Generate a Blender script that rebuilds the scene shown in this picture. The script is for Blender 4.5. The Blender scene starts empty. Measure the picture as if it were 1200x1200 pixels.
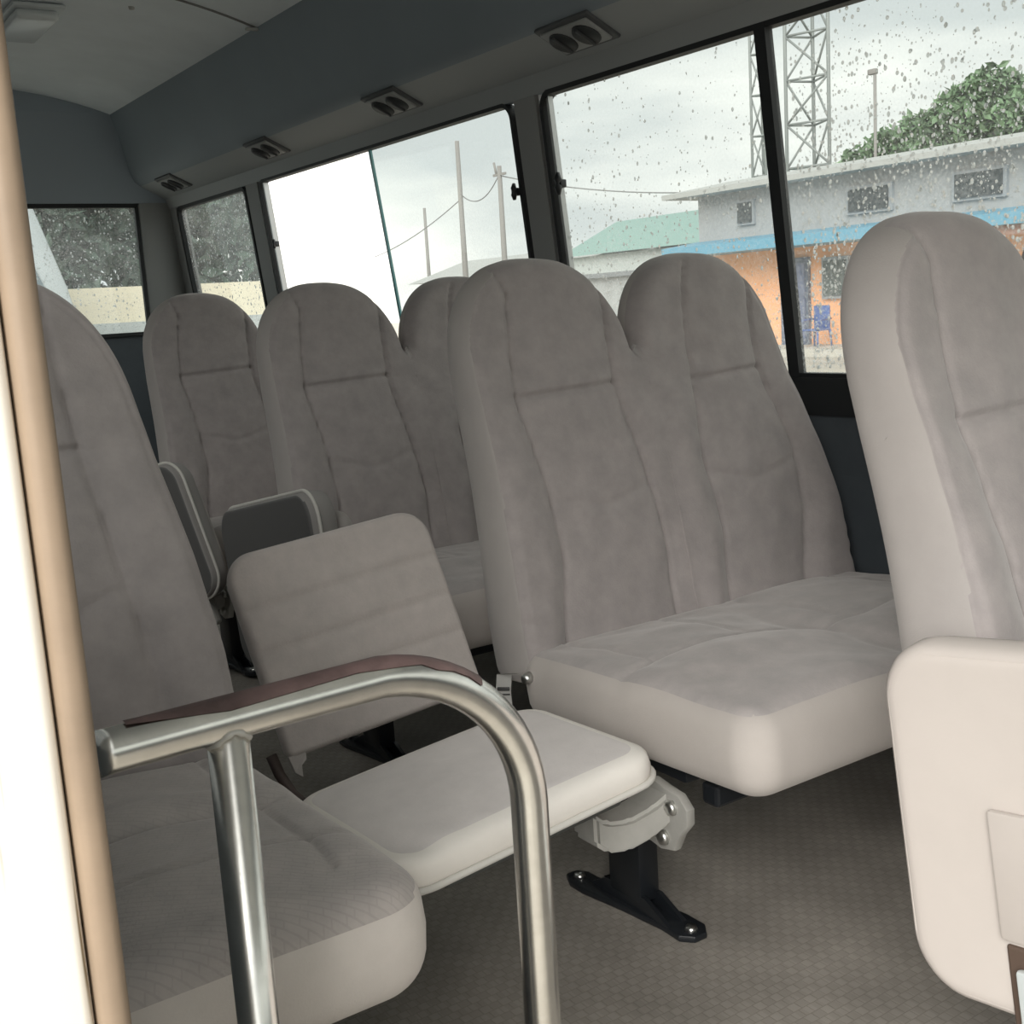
import bpy, bmesh, math, random
import numpy as np
from mathutils import Vector, Matrix
random.seed(7); rng = np.random.default_rng(7)
SC = bpy.context.scene
COL = SC.collection
V = Vector
R = math.radians

# ------------------------------------------------------------------ camera
cd = bpy.data.cameras.new('camera'); cam = bpy.data.objects.new('camera', cd); COL.objects.link(cam)
cd.sensor_width = 36; cd.lens = 36 * 1380.6 / 1200; cd.clip_start = 0.02; cd.clip_end = 400
_r = V((0.82582091, -0.5606854, -0.06042931)); _u = V((0.14655709, 0.10990693, 0.98307756)); _f = V((0.54455564, 0.82070235, -0.17293586))
cam.matrix_world = Matrix(((_r.x, _u.x, -_f.x, -1.1141), (_r.y, _u.y, -_f.y, -1.6575), (_r.z, _u.z, -_f.z, 1.0209), (0, 0, 0, 1)))
SC.camera = cam

# ------------------------------------------------------------------ light
SC.view_settings.view_transform = 'Standard'; SC.view_settings.look = 'None'
SC.view_settings.exposure = 0.70; SC.view_settings.gamma = 1.0; SC.view_settings.use_curve_mapping = False
SC.cycles.max_bounces = 12; SC.cycles.transparent_max_bounces = 24; SC.cycles.diffuse_bounces = 6
w = bpy.data.worlds.new('overcast_sky'); SC.world = w; w.use_nodes = True
nt = w.node_tree; nt.nodes.clear()
def N(t, ty, **kw):
    n = t.nodes.new(ty)
    for k, v in kw.items(): setattr(n, k, v)
    return n
out = N(nt, 'ShaderNodeOutputWorld'); bg = N(nt, 'ShaderNodeBackground'); bg.inputs['Strength'].default_value = 1.22
tc = N(nt, 'ShaderNodeTexCoord'); mp = N(nt, 'ShaderNodeMapping'); mp.inputs['Scale'].default_value = (1, 1, 3.2)
nz = N(nt, 'ShaderNodeTexNoise'); nz.inputs['Scale'].default_value = 2.6; nz.inputs['Detail'].default_value = 5; nz.inputs['Roughness'].default_value = .5
cr = N(nt, 'ShaderNodeValToRGB')
cr.color_ramp.elements[0].position = .36; cr.color_ramp.elements[0].color = (.56, .60, .60, 1)
cr.color_ramp.elements[1].position = .62; cr.color_ramp.elements[1].color = (1.0, 1.0, .94, 1)
nt.links.new(tc.outputs['Generated'], mp.inputs['Vector']); nt.links.new(mp.outputs[0], nz.inputs['Vector'])
nt.links.new(nz.outputs['Fac'], cr.inputs['Fac']); nt.links.new(cr.outputs[0], bg.inputs['Color']); nt.links.new(bg.outputs[0], out.inputs[0])
sd = bpy.data.lights.new('hazy_sun', 'SUN'); sd.energy = 3.2; sd.angle = R(40); sd.color = (1, .975, .935)
sun = bpy.data.objects.new('hazy_sun', sd); COL.objects.link(sun)
sun.rotation_euler = V((.68, .56, -.50)).to_track_quat('-Z', 'Y').to_euler()

# ------------------------------------------------------------------ materials
MATS = {}
def mat(name, color, rough=.6, metal=0, var=.0, vscale=8, bump=0, bscale=200, sheen=0, spec=.5, color2=None, coat=0):
    if name in MATS: return MATS[name]
    m = bpy.data.materials.new(name); m.use_nodes = True; t = m.node_tree
    b = t.nodes['Principled BSDF']
    b.inputs['Base Color'].default_value = (*color, 1); b.inputs['Roughness'].default_value = rough
    b.inputs['Metallic'].default_value = metal; b.inputs['Specular IOR Level'].default_value = spec
    if coat: b.inputs['Coat Weight'].default_value = coat
    if sheen:
        b.inputs['Sheen Weight'].default_value = sheen; b.inputs['Sheen Roughness'].default_value = .45
        b.inputs['Sheen Tint'].default_value = (1, .97, .95, 1)
    if var or bump:
        co = N(t, 'ShaderNodeTexCoord')
    if var:
        n = N(t, 'ShaderNodeTexNoise'); n.inputs['Scale'].default_value = vscale; n.inputs['Detail'].default_value = 6; n.inputs['Roughness'].default_value = .62
        c = N(t, 'ShaderNodeValToRGB'); c.color_ramp.elements[0].position = .3; c.color_ramp.elements[1].position = .7
        c2 = color2 or color
        c.color_ramp.elements[0].color = (*[x * (1 - var) for x in c2], 1); c.color_ramp.elements[1].color = (*[min(1, x * (1 + var)) for x in color], 1)
        t.links.new(co.outputs['Object'], n.inputs['Vector']); t.links.new(n.outputs['Fac'], c.inputs['Fac']); t.links.new(c.outputs[0], b.inputs['Base Color'])
    if bump:
        n2 = N(t, 'ShaderNodeTexNoise'); n2.inputs['Scale'].default_value = bscale; n2.inputs['Detail'].default_value = 3
        bp = N(t, 'ShaderNodeBump'); bp.inputs['Strength'].default_value = bump; bp.inputs['Distance'].default_value = .002
        t.links.new(co.outputs['Object'], n2.inputs['Vector']); t.links.new(n2.outputs['Fac'], bp.inputs['Height']); t.links.new(bp.outputs[0], b.inputs['Normal'])
    MATS[name] = m
    return m
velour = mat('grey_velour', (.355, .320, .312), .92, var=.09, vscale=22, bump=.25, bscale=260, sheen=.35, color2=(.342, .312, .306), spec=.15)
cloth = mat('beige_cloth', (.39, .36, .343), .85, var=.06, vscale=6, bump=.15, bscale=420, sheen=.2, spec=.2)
pale = mat('pale_cloth', (.60, .555, .52), .85, var=.07, vscale=9, bump=.2, bscale=400, sheen=.2, spec=.2)
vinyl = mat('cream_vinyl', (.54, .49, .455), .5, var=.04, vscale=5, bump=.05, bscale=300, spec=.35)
piping = mat('pale_piping', (.62, .60, .56), .6)
steel = mat('polished_steel', (.74, .725, .69), .27, metal=1, var=.12, vscale=30)
castm = mat('cast_grey_metal', (.46, .45, .42), .55, metal=.35, var=.08, vscale=25)
boltm = mat('bolt_metal', (.7, .7, .68), .3, metal=1)
black = mat('black_paint', (.012, .014, .017), .35, spec=.5)
rubber = mat('black_rubber', (.012, .014, .016), .6)
maroon = mat('worn_maroon_tape', (.12, .077, .073), .55, var=.35, vscale=40)
liner = mat('grey_headliner', (.80, .85, .88), .9, var=.05, vscale=4, bump=.1, bscale=500)
duct = mat('grey_duct_plastic', (.25, .295, .33), .6, var=.04, vscale=3)
ductl = mat('pale_duct_plastic', (.36, .38, .385), .55)
trimg = mat('grey_pillar_trim', (.31, .315, .31), .6)
walld = mat('dark_wall_panel', (.075, .088, .10), .7, var=.06, vscale=20)
alu = mat('window_alloy', (.45, .46, .46), .4, metal=.8)
white = mat('white_paint', (.83, .81, .76), .45, spec=.3)
lampm = mat('white_lamp_plastic', (.62, .66, .68), .35)
darkback = mat('dark_back_shell', (.085, .088, .082), .7, var=.1, vscale=10)
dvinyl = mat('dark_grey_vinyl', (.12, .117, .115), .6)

def floor_material():
    m = bpy.data.materials.new('woven_vinyl'); m.use_nodes = True; t = m.node_tree; b = t.nodes['Principled BSDF']
    co = N(t, 'ShaderNodeTexCoord')
    br = N(t, 'ShaderNodeTexBrick'); br.offset = .5; br.inputs['Scale'].default_value = 1
    br.inputs['Brick Width'].default_value = .017; br.inputs['Row Height'].default_value = .0165; br.inputs['Mortar Size'].default_value = .0009
    br.inputs['Mortar Smooth'].default_value = .4
    br.inputs['Color1'].default_value = (.285, .262, .232, 1); br.inputs['Color2'].default_value = (.272, .25, .222, 1); br.inputs['Mortar'].default_value = (.225, .204, .176, 1)
    ck = N(t, 'ShaderNodeTexChecker'); ck.inputs['Scale'].default_value = 60.6; ck.inputs['Color1'].default_value = (1.05, 1.05, 1.05, 1); ck.inputs['Color2'].default_value = (.95, .95, .95, 1)
    n = N(t, 'ShaderNodeTexNoise'); n.inputs['Scale'].default_value = 5; n.inputs['Detail'].default_value = 8
    r = N(t, 'ShaderNodeMapRange'); r.inputs['From Min'].default_value = .3; r.inputs['From Max'].default_value = .7; r.inputs['To Min'].default_value = .8; r.inputs['To Max'].default_value = 1.2
    m1 = N(t, 'ShaderNodeMix', data_type='RGBA', blend_type='MULTIPLY'); m1.inputs[0].default_value = 1
    m2 = N(t, 'ShaderNodeMix', data_type='RGBA', blend_type='MULTIPLY'); m2.inputs[0].default_value = 1
    t.links.new(co.outputs['Object'], br.inputs['Vector']); t.links.new(co.outputs['Object'], ck.inputs['Vector']); t.links.new(co.outputs['Object'], n.inputs['Vector'])
    t.links.new(br.outputs['Color'], m1.inputs[6]); t.links.new(ck.outputs['Color'], m1.inputs[7])
    t.links.new(n.outputs['Fac'], r.inputs['Value']); t.links.new(m1.outputs[2], m2.inputs[6]); t.links.new(r.outputs[0], m2.inputs[7])
    t.links.new(m2.outputs[2], b.inputs['Base Color']); b.inputs['Roughness'].default_value = .55; b.inputs['Specular IOR Level'].default_value = .3
    bp = N(t, 'ShaderNodeBump'); bp.inputs['Strength'].default_value = .4; bp.inputs['Distance'].default_value = .001
    t.links.new(br.outputs['Fac'], bp.inputs['Height']); bp.invert = True; t.links.new(bp.outputs[0], b.inputs['Normal'])
    return m
def glass_material(name, tint, gloss=.08):
    m = bpy.data.materials.new(name); m.use_nodes = True; t = m.node_tree; t.nodes.remove(t.nodes['Principled BSDF'])
    o = t.nodes['Material Output']; tr = N(t, 'ShaderNodeBsdfTransparent'); tr.inputs[0].default_value = (*tint, 1)
    g = N(t, 'ShaderNodeBsdfGlossy'); g.inputs['Roughness'].default_value = .02; g.inputs['Color'].default_value = (.9, .95, .95, 1)
    lw_ = N(t, 'ShaderNodeLayerWeight'); lw_.inputs['Blend'].default_value = .5
    pw_ = N(t, 'ShaderNodeMath', operation='POWER'); pw_.inputs[1].default_value = 4.5; t.links.new(lw_.outputs['Facing'], pw_.inputs[0])
    fr = N(t, 'ShaderNodeMath', operation='MULTIPLY_ADD'); fr.inputs[1].default_value = .6; fr.inputs[2].default_value = .025; t.links.new(pw_.outputs[0], fr.inputs[0])
    mx = N(t, 'ShaderNodeMixShader'); t.links.new(fr.outputs[0], mx.inputs[0]); t.links.new(tr.outputs[0], mx.inputs[1]); t.links.new(g.outputs[0], mx.inputs[2]); t.links.new(mx.outputs[0], o.inputs[0])
    return m
def wet_glass(name, tint, z0, z1, lo, hi):
    m = glass_material(name, tint); t = m.node_tree; o = t.nodes['Material Output']; src = o.inputs[0].links[0].from_socket
    co = N(t, 'ShaderNodeTexCoord'); n = N(t, 'ShaderNodeTexNoise'); n.inputs['Scale'].default_value = 150; n.inputs['Detail'].default_value = 3
    n2 = N(t, 'ShaderNodeTexNoise'); n2.inputs['Scale'].default_value = 5; n2.inputs['Detail'].default_value = 3
    sx = N(t, 'ShaderNodeSeparateXYZ'); t.links.new(co.outputs['Object'], sx.inputs[0]); t.links.new(co.outputs['Object'], n.inputs['Vector']); t.links.new(co.outputs['Object'], n2.inputs['Vector'])
    r = N(t, 'ShaderNodeMapRange'); r.inputs['From Min'].default_value = z1; r.inputs['From Max'].default_value = z0; r.inputs['To Min'].default_value = lo; r.inputs['To Max'].default_value = hi; t.links.new(sx.outputs['Z'], r.inputs[0])
    q = N(t, 'ShaderNodeMapRange'); q.inputs['From Min'].default_value = .35; q.inputs['From Max'].default_value = .7; q.inputs['To Min'].default_value = .45; q.inputs['To Max'].default_value = 1.5; t.links.new(n.outputs['Fac'], q.inputs[0])
    q2 = N(t, 'ShaderNodeMapRange'); q2.inputs['From Min'].default_value = .3; q2.inputs['From Max'].default_value = .7; q2.inputs['To Min'].default_value = .6; q2.inputs['To Max'].default_value = 1.3; t.links.new(n2.outputs['Fac'], q2.inputs[0])
    a = N(t, 'ShaderNodeMath', operation='MULTIPLY'); b = N(t, 'ShaderNodeMath', operation='MULTIPLY')
    t.links.new(r.outputs[0], a.inputs[0]); t.links.new(q.outputs[0], a.inputs[1]); t.links.new(a.outputs[0], b.inputs[0]); t.links.new(q2.outputs[0], b.inputs[1])
    tl = N(t, 'ShaderNodeBsdfTranslucent'); tl.inputs[0].default_value = (.72, .75, .75, 1)
    mx = N(t, 'ShaderNodeMixShader'); t.links.new(b.outputs[0], mx.inputs[0]); t.links.new(src, mx.inputs[1]); t.links.new(tl.outputs[0], mx.inputs[2]); t.links.new(mx.outputs[0], o.inputs[0])
    return m
def drop_material():
    m = bpy.data.materials.new('water_drop'); m.use_nodes = True; t = m.node_tree; t.nodes.remove(t.nodes['Principled BSDF'])
    g = N(t, 'ShaderNodeBsdfGlass'); g.inputs['IOR'].default_value = 1.33; g.inputs['Roughness'].default_value = 0
    tl = N(t, 'ShaderNodeBsdfTranslucent'); tl.inputs[0].default_value = (.86, .88, .88, 1); mx = N(t, 'ShaderNodeMixShader'); mx.inputs[0].default_value = .5
    t.links.new(g.outputs[0], mx.inputs[1]); t.links.new(tl.outputs[0], mx.inputs[2]); t.links.new(mx.outputs[0], t.nodes['Material Output'].inputs[0])
    return m
def weave_velour():
    m = mat('lit_dashed_velour', (.45, .41, .39), .92, var=.09, vscale=22, bump=.25, bscale=260, sheen=.35, color2=(.43, .395, .38), spec=.15); t = m.node_tree; b = t.nodes['Principled BSDF']  # same velour, base lightened to carry the stronger light on the near cushion
    co = N(t, 'ShaderNodeTexCoord'); mp = N(t, 'ShaderNodeMapping'); mp.inputs['Rotation'].default_value = (0, 0, .5); 
    br = N(t, 'ShaderNodeTexBrick'); br.offset = .35; br.inputs['Scale'].default_value = 1; br.inputs['Brick Width'].default_value = .022; br.inputs['Row Height'].default_value = .007
    br.inputs['Mortar Size'].default_value = .0011; br.inputs['Mortar Smooth'].default_value = .5
    br.inputs['Color1'].default_value = (1, 1, 1, 1); br.inputs['Color2'].default_value = (.93, .93, .93, 1); br.inputs['Mortar'].default_value = (.74, .73, .73, 1)
    mx = N(t, 'ShaderNodeMix', data_type='RGBA', blend_type='MULTIPLY'); mx.inputs[0].default_value = .36
    src = b.inputs['Base Color'].links[0].from_socket
    t.links.new(co.outputs['Object'], mp.inputs[0]); t.links.new(mp.outputs[0], br.inputs['Vector'])
    t.links.new(src, mx.inputs[6]); t.links.new(br.outputs['Color'], mx.inputs[7]); t.links.new(mx.outputs[2], b.inputs['Base Color'])
    return m
def cracked_white():
    m = bpy.data.materials.new('crazed_white_paint'); m.use_nodes = True; t = m.node_tree; b = t.nodes['Principled BSDF']
    co = N(t, 'ShaderNodeTexCoord'); mp = N(t, 'ShaderNodeMapping'); mp.inputs['Scale'].default_value = (1, 1, .03)
    wv = N(t, 'ShaderNodeTexNoise'); wv.inputs['Scale'].default_value = 95; wv.inputs['Detail'].default_value = 4
    c = N(t, 'ShaderNodeValToRGB'); e = c.color_ramp.elements; e[0].position = .37; e[0].color = (.24, .195, .13, 1); e[1].position = .42; e[1].color = (.86, .84, .78, 1)
    t.links.new(co.outputs['Object'], mp.inputs[0]); t.links.new(mp.outputs[0], wv.inputs['Vector']); t.links.new(wv.outputs['Fac'], c.inputs[0]); t.links.new(c.outputs[0], b.inputs['Base Color'])
    b.inputs['Roughness'].default_value = .4
    return m
M_floor = floor_material(); M_glass = glass_material('tinted_glass', (.61, .63, .612)); M_edge = mat('green_glass_edge', (.12, .34, .36), .2)
M_drop = drop_material(); M_weave = weave_velour(); M_crack = cracked_white()
M_smoke = wet_glass('rear_wet_glass', (.52, .56, .56), .9, 1.6, .16, .13); M_wet = wet_glass('rainy_tinted_glass', (.61, .63, .612), .85, 1.5, .06, .21)

# ------------------------------------------------------------------ helpers
def obj(name, me, m, parent=None, loc=None):
    if isinstance(me, bmesh.types.BMesh):
        bm = me; me = bpy.data.meshes.new(name); bm.to_mesh(me); bm.free()
    mats = m if isinstance(m, (list, tuple)) else [m]
    if not me.materials:
        for x in mats: me.materials.append(x)
    o = bpy.data.objects.new(name, me); COL.objects.link(o)
    if parent: o.parent = parent
    if loc: o.location = loc
    return o
def tag(o, label=None, cat=None, group=None, kind=None):
    if label: o['label'] = label
    if cat: o['category'] = cat
    if group: o['group'] = group
    if kind: o['kind'] = kind
    return o
def empty(name, loc, label, cat, group=None, rz=0):
    o = bpy.data.objects.new(name, None); COL.objects.link(o); o.location = loc; o.rotation_euler.z = rz; o.empty_display_size = .1
    return tag(o, label, cat, group)
def struct(name, bm, m, label=None, parent=None):
    o = obj(name, bm, m, parent); tag(o, label, kind='structure'); return o
def copy_tree(o, parent=None):
    c = o.copy(); COL.objects.link(c)
    if parent: c.parent = parent
    for ch in [x for x in COL.objects if x.parent == o]: copy_tree(ch, c)
    return c
def smooth(bm, ang=40):
    for f in bm.faces: f.smooth = True
    for e in bm.edges:
        if len(e.link_faces) == 2 and e.calc_face_angle(0) > R(ang): e.smooth = False
    return bm
def bx(bm, c, s, bev=0, rot=None, seg=2):
    M = Matrix.Translation(c) @ (rot.to_4x4() if rot else Matrix()) @ Matrix.Diagonal((*s, 1))
    g = bmesh.ops.create_cube(bm, size=1, matrix=M)
    if bev:
        vs = set(g['verts']); es = [e for e in bm.edges if e.verts[0] in vs and e.verts[1] in vs]
        bmesh.ops.bevel(bm, geom=es, offset=bev, segments=seg, profile=.5, affect='EDGES')
    return bm
def box(c, s, bev=0, rot=None, seg=2):
    return smooth(bx(bmesh.new(), c, s, bev, rot, seg), 50)
def hexa(bm, p):  # 8 points: bottom ring 4, top ring 4
    v = [bm.verts.new(q) for q in p]
    for f in ((3, 2, 1, 0), (4, 5, 6, 7), (0, 1, 5, 4), (1, 2, 6, 5), (2, 3, 7, 6), (3, 0, 4, 7)): bm.faces.new([v[i] for i in f])
    return bm
def tube(bm, pts, r, n=12, closed=False, caps=True):
    pts = [V(p) for p in pts]; rs = r if isinstance(r, (list, tuple)) else [r] * len(pts); rings = []
    up = None
    for i, p in enumerate(pts):
        a = pts[i - 1] if (i or closed) else p; b = pts[(i + 1) % len(pts)] if (i < len(pts) - 1 or closed) else p
        t = (b - a).normalized()
        if up is None: up = t.orthogonal().normalized()
        up = (up - t * up.dot(t)); up = up.normalized() if up.length > 1e-6 else t.orthogonal().normalized()
        s = t.cross(up)
        rings.append([bm.verts.new(p + (up * math.cos(k * 2 * math.pi / n) + s * math.sin(k * 2 * math.pi / n)) * rs[i]) for k in range(n)])
    m = len(rings)
    for i in range(m if closed else m - 1):
        A, B = rings[i], rings[(i + 1) % m]
        for k in range(n): bm.faces.new((A[k], A[(k + 1) % n], B[(k + 1) % n], B[k]))
    if caps and not closed:
        bm.faces.new(rings[0][::-1]); bm.faces.new(rings[-1])
    return smooth(bm, 50)
def cyl(bm, a, b, r, n=12): return tube(bm, [a, b], r, n)
def prism(bm, pts, d, bev=0):
    """polygon pts (3d, planar) extruded along vector d"""
    d = V(d); a = [bm.verts.new(p) for p in pts]; b = [bm.verts.new(V(p) + d) for p in pts]; n = len(pts)
    fs = [bm.faces.new(a), bm.faces.new(b[::-1])]
    for i in range(n): fs.append(bm.faces.new((a[i], b[i], b[(i + 1) % n], a[(i + 1) % n])))
    bmesh.ops.recalc_face_normals(bm, faces=fs)
    if bev:
        es = list({e for f in fs[:2] for e in f.edges}); bmesh.ops.bevel(bm, geom=es, offset=bev, segments=2, profile=.5, affect='EDGES')
    return bm
def np_mesh(name, verts, faces, mi=None):
    me = bpy.data.meshes.new(name); me.from_pydata(verts.tolist() if hasattr(verts, 'tolist') else verts, [], faces.tolist() if hasattr(faces, 'tolist') else faces)
    me.update(); me.polygons.foreach_set('use_smooth', [True] * len(me.polygons))
    if mi is not None: me.polygons.foreach_set('material_index', np.asarray(mi, dtype=np.int32))
    return me
def gridfaces(nu, nv, off=0, flip=False):
    i, j = np.meshgrid(np.arange(nu - 1), np.arange(nv - 1), indexing='ij'); a = (i * nv + j).ravel() + off
    f = np.stack([a, a + nv, a + nv + 1, a + 1], 1)
    return f[:, ::-1] if flip else f
def weld(me, d=1e-5):
    bm = bmesh.new(); bm.from_mesh(me); bmesh.ops.remove_doubles(bm, verts=bm.verts, dist=d)
    bmesh.ops.dissolve_degenerate(bm, edges=bm.edges, dist=1e-6); bm.to_mesh(me); bm.free()
    me.polygons.foreach_set('use_smooth', [True] * len(me.polygons)); me.update(); return me
def seg_dist(P, Q):
    """distance of points P (n,2) to polyline Q (m,2)"""
    best = np.full(len(P), 1e9)
    for a, b in zip(Q[:-1], Q[1:]):
        ab = b - a; t = np.clip(((P - a) @ ab) / max(ab @ ab, 1e-12), 0, 1)
        best = np.minimum(best, np.hypot(*(P - a - t[:, None] * ab).T))
    return best
def gauss(d, s): return np.exp(-(d / s) ** 2)

# ------------------------------------------------------------------ upholstered backrest (one or two heads)
K = .272                                            # recline
def seat_back(name, humps, zb, zv, zt, mats, thick=(.120, .088)):
    """humps: list of (zs, xl, xr, seam_l, seam_r) tables over height"""
    nu, nt = 84, 150
    zs = humps[0]['z']
    uu = -np.cos(np.linspace(0, math.pi, nu)); tt = np.linspace(0, 1, nt); tt = .5 * tt + .5 * np.sin(tt * math.pi / 2)
    tt = np.where(tt < .04, tt * (.3 + .7 * tt / .04), tt)
    X, Z, SL, SR = [], [], [], []
    outline = []
    for hi, h in enumerate(humps):
        H = zv + (zt - zv) * np.sqrt(np.clip(1 - np.abs(uu) ** 2.5, 0, 1))
        for u, Hh in zip(uu, H):
            if hi and u == uu[0]: continue
            z = zb + tt * (Hh - zb)
            xl = np.interp(z, zs, h['xl']); xr = np.interp(z, zs, h['xr'])
            x = xl + (u + 1) / 2 * (xr - xl)
            X.append(x); Z.append(z)
            SL.append(np.interp(z, zs, h['sl'])); SR.append(np.interp(z, zs, h['sr']))
            outline.append((x[-1], z[-1]))
    X = np.array(X); Z = np.array(Z); SL = np.array(SL); SR = np.array(SR); n = X.shape[0]
    ol = [(X[0, j], Z[0, j]) for j in range(0, nt, 4)] + outline + [(X[-1, j], Z[-1, j]) for j in range(nt - 1, -1, -4)] + [(X[i, 0], Z[i, 0]) for i in range(n - 1, -1, -4)] + [(X[0, 0], Z[0, 0])]
    ol = np.array(ol)
    x = X.ravel(); z = Z.ravel(); d = seg_dist(np.stack([x, z], 1), ol)
    edge = np.zeros_like(X, bool); edge[0] = edge[-1] = True; edge[:, 0] = edge[:, -1] = True; d[edge.ravel()] = 0
    q = np.clip(d / .036, 0, 1); e = (1 - (1 - q) ** 2.8) ** (1 / 2.3)
    ef = e; eb = e
    T = np.interp(z, [zb, zt], thick)
    sl = SL.ravel(); sr = SR.ravel(); lean = K * (z - .43) - .012 * np.sin(np.clip((z - .45) / .45, 0, 1) * math.pi) + .004 * np.clip((z - .9) / .2, 0, 1)
    zc = .857                                        # headrest crease
    inp = ((x > sl) & (x < sr))
    xi = np.clip((x - sl) / (sr - sl), 0, 1)
    disp = np.where(inp, .010 * np.sin(xi * math.pi) ** .7 * np.where(z > zc, 1.2, 1) - .004, 0)
    low = np.interp(z, [.45, .62, .85, .95], [.022, .018, .008, 0])
    ds = np.minimum(np.abs(x - sl), np.abs(x - sr))
    disp = disp + np.where(~inp, low * (1 - np.exp(-(ds / .03) ** 2)), 0)
    disp -= .0075 * gauss(x - sl, .0045) * np.clip((zt - .01 - z) / .02, 0, 1) + .0075 * gauss(x - sr, .0045)
    cz = zc + .01 * (xi - .5)
    disp -= np.where(inp, .009 * gauss(z - cz, .0055), .0025 * gauss(z - zc, .006) * gauss(ds, .06))
    disp -= np.where(inp, .0035 * gauss(z - (.655 + .012 * np.cos(xi * 6.28)), .008), 0)
    if len(humps) == 2:
        mid = .405
        disp -= .014 * gauss(x - mid, .035) * np.clip((.93 - z) / .3, 0.2, 1)
    disp += .0016 * np.sin(x * 61 + z * 23) * np.sin(z * 47 - x * 17)
    om = ((x < sl) & (x < .25)) | ((x > sr) & ((x > .6) | (len(humps) == 1)))
    disp += np.where(om, .0034 * gauss(d - .0095, .004) - .0018 * gauss(d - .018, .004), 0)
    disp += .0022 * np.sin(z * 170 + x * 40) * gauss(z - .47, .05) * gauss(d, .05)
    ym = lean + T / 2 + .008
    yf = ym - (T / 2 + np.where(d > 0, disp, 0)) * ef
    yb = ym + (T / 2) * eb
    yf -= 0; 
    f1 = np.stack([x, yf, z], 1); f2 = np.stack([x, yb, z], 1)
    F = np.concatenate([gridfaces(n, nt), gridfaces(n, nt, n * nt, True)])
    ctr = np.concatenate([f1, f2])[F].mean(1)
    slf = np.concatenate([sl, sl])[F].mean(1); srf = np.concatenate([sr, sr])[F].mean(1)
    xo1 = humps[0]; x0 = ctr[:, 0]
    outer_l = x0 < slf; outer_r = x0 > srf
    if len(humps) == 2:
        outer_l &= x0 < .25; outer_r &= x0 > .6
    dfc = np.concatenate([d, d])[F].mean(1)
    mi = np.where((outer_l | outer_r) & (dfc < .0105), 1, 0)
    mi[len(F) // 2:] = 1
    me = np_mesh(name, np.concatenate([f1, f2]), F, mi)
    return weld(me)

def pad(name, hw, hd, th, rc, re, pw=3.0, nu=60, nv=60, top=None, skew=0, cap=.5, rcb=None):
    """cushion in the xy plane with rounded corners rc and edge radius re; centred; z from -th/2 to th/2"""
    u = -np.cos(np.linspace(0, math.pi, nu)); v = -np.cos(np.linspace(0, math.pi, nv))
    u = .6 * u + .4 * np.linspace(-1, 1, nu); v = .6 * v + .4 * np.linspace(-1, 1, nv)
    U, W = np.meshgrid(u, v, indexing='ij'); x = (U * hw).ravel(); y = (W * hd).ravel()
    if rcb is not None: rc = np.where(y < 0, rcb, rc)
    qx = np.abs(x) - (hw - rc); qy = np.abs(y) - (hd - rc)
    corner = (qx > 0) & (qy > 0)
    rr = np.maximum(np.hypot(qx, qy), 1e-9); mx = np.maximum(qx, qy)
    s = np.where(corner, mx / rr, 1)                 # square ring -> round ring
    x = np.where(corner, np.sign(x) * (hw - rc + qx * s), x); y = np.where(corner, np.sign(y) * (hd - rc + qy * s), y)
    qx = np.abs(x) - (hw - rc); qy = np.abs(y) - (hd - rc)
    d = -(np.hypot(np.maximum(qx, 0), np.maximum(qy, 0)) + np.minimum(np.maximum(qx, qy), 0) - rc)
    q = np.clip(d / re, 0, 1); e = np.clip(1 - (1 - q) ** pw, 0, 1) ** (1 / pw)
    zt = th / 2 * e; zbm = -th / 2 * e
    if top is not None: zt = zt + top(x, y, d) * np.clip(d / re, 0, 1)
    if skew: x = x + skew * y
    F = np.concatenate([gridfaces(nu, nv), gridfaces(nu, nv, nu * nv, True)])
    P = np.concatenate([np.stack([x, y, zt], 1), np.stack([x, y, zbm], 1)])
    dd = np.concatenate([d, np.full_like(d, -1)])[F].mean(1)
    mi = np.where(dd > re * cap, 0, 1)
    return weld(np_mesh(name, P, F, mi))
def outline_path(hw, hd, rc, z, n=8, inset=0, skew=0):
    pts = []
    for cx, cy, a0 in ((1, 1, 0), (-1, 1, 90), (-1, -1, 180), (1, -1, 270)):
        for k in range(n + 1):
            a = R(a0 + 90 * k / n); y = cy * (hd - rc) + (rc - inset) * math.sin(a)
            pts.append((cx * (hw - rc) + (rc - inset) * math.cos(a) + skew * y, y, z))
    return pts

# ------------------------------------------------------------------ setting: shell of the bus
def wx(z): return .93 - (z - .82) * .1               # inner face of the far wall leans in towards the roof
Y0, Y1 = -3.9, 4.2
bm = bmesh.new(); bx(bm, ((-1.03 + .99) / 2, (Y1 - 1.0) / 2 + .0, -.03), (2.02, Y1 + 1.0, .06)); bx(bm, (.27, (-1.0 + Y0) / 2, -.03), (1.44, -Y0 - 1.0, .06))
struct('floor', bm, M_floor, 'grey woven-print vinyl floor of the bus')
# ceiling: arched headliner panel
bm = bmesh.new(); nx = 24; prof = []
for i in range(nx + 1):
    x = -.64 + 1.2 * i / nx; prof.append((x, 2.08 - .10 * ((x + .04) / .6) ** 2))
for (ya, yb) in ((Y0, 2.215), (2.225, 4.0)):
    lo = [[bm.verts.new((x, y, z)) for x, z in prof] for y in (ya, yb)]; hi = [[bm.verts.new((x, y, 2.16)) for x, z in prof] for y in (ya, yb)]
    for i in range(nx):
        bm.faces.new((lo[0][i], lo[1][i], lo[1][i + 1], lo[0][i + 1])); bm.faces.new((hi[0][i], hi[0][i + 1], hi[1][i + 1], hi[1][i]))
        for k in (0, 1): bm.faces.new((lo[k][i], lo[k][i + 1], hi[k][i + 1], hi[k][i]))
bmesh.ops.recalc_face_normals(bm, faces=bm.faces); smooth(bm, 30)
ceil = struct('ceiling', bm, liner, 'grey arched headliner in two panels')
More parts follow.
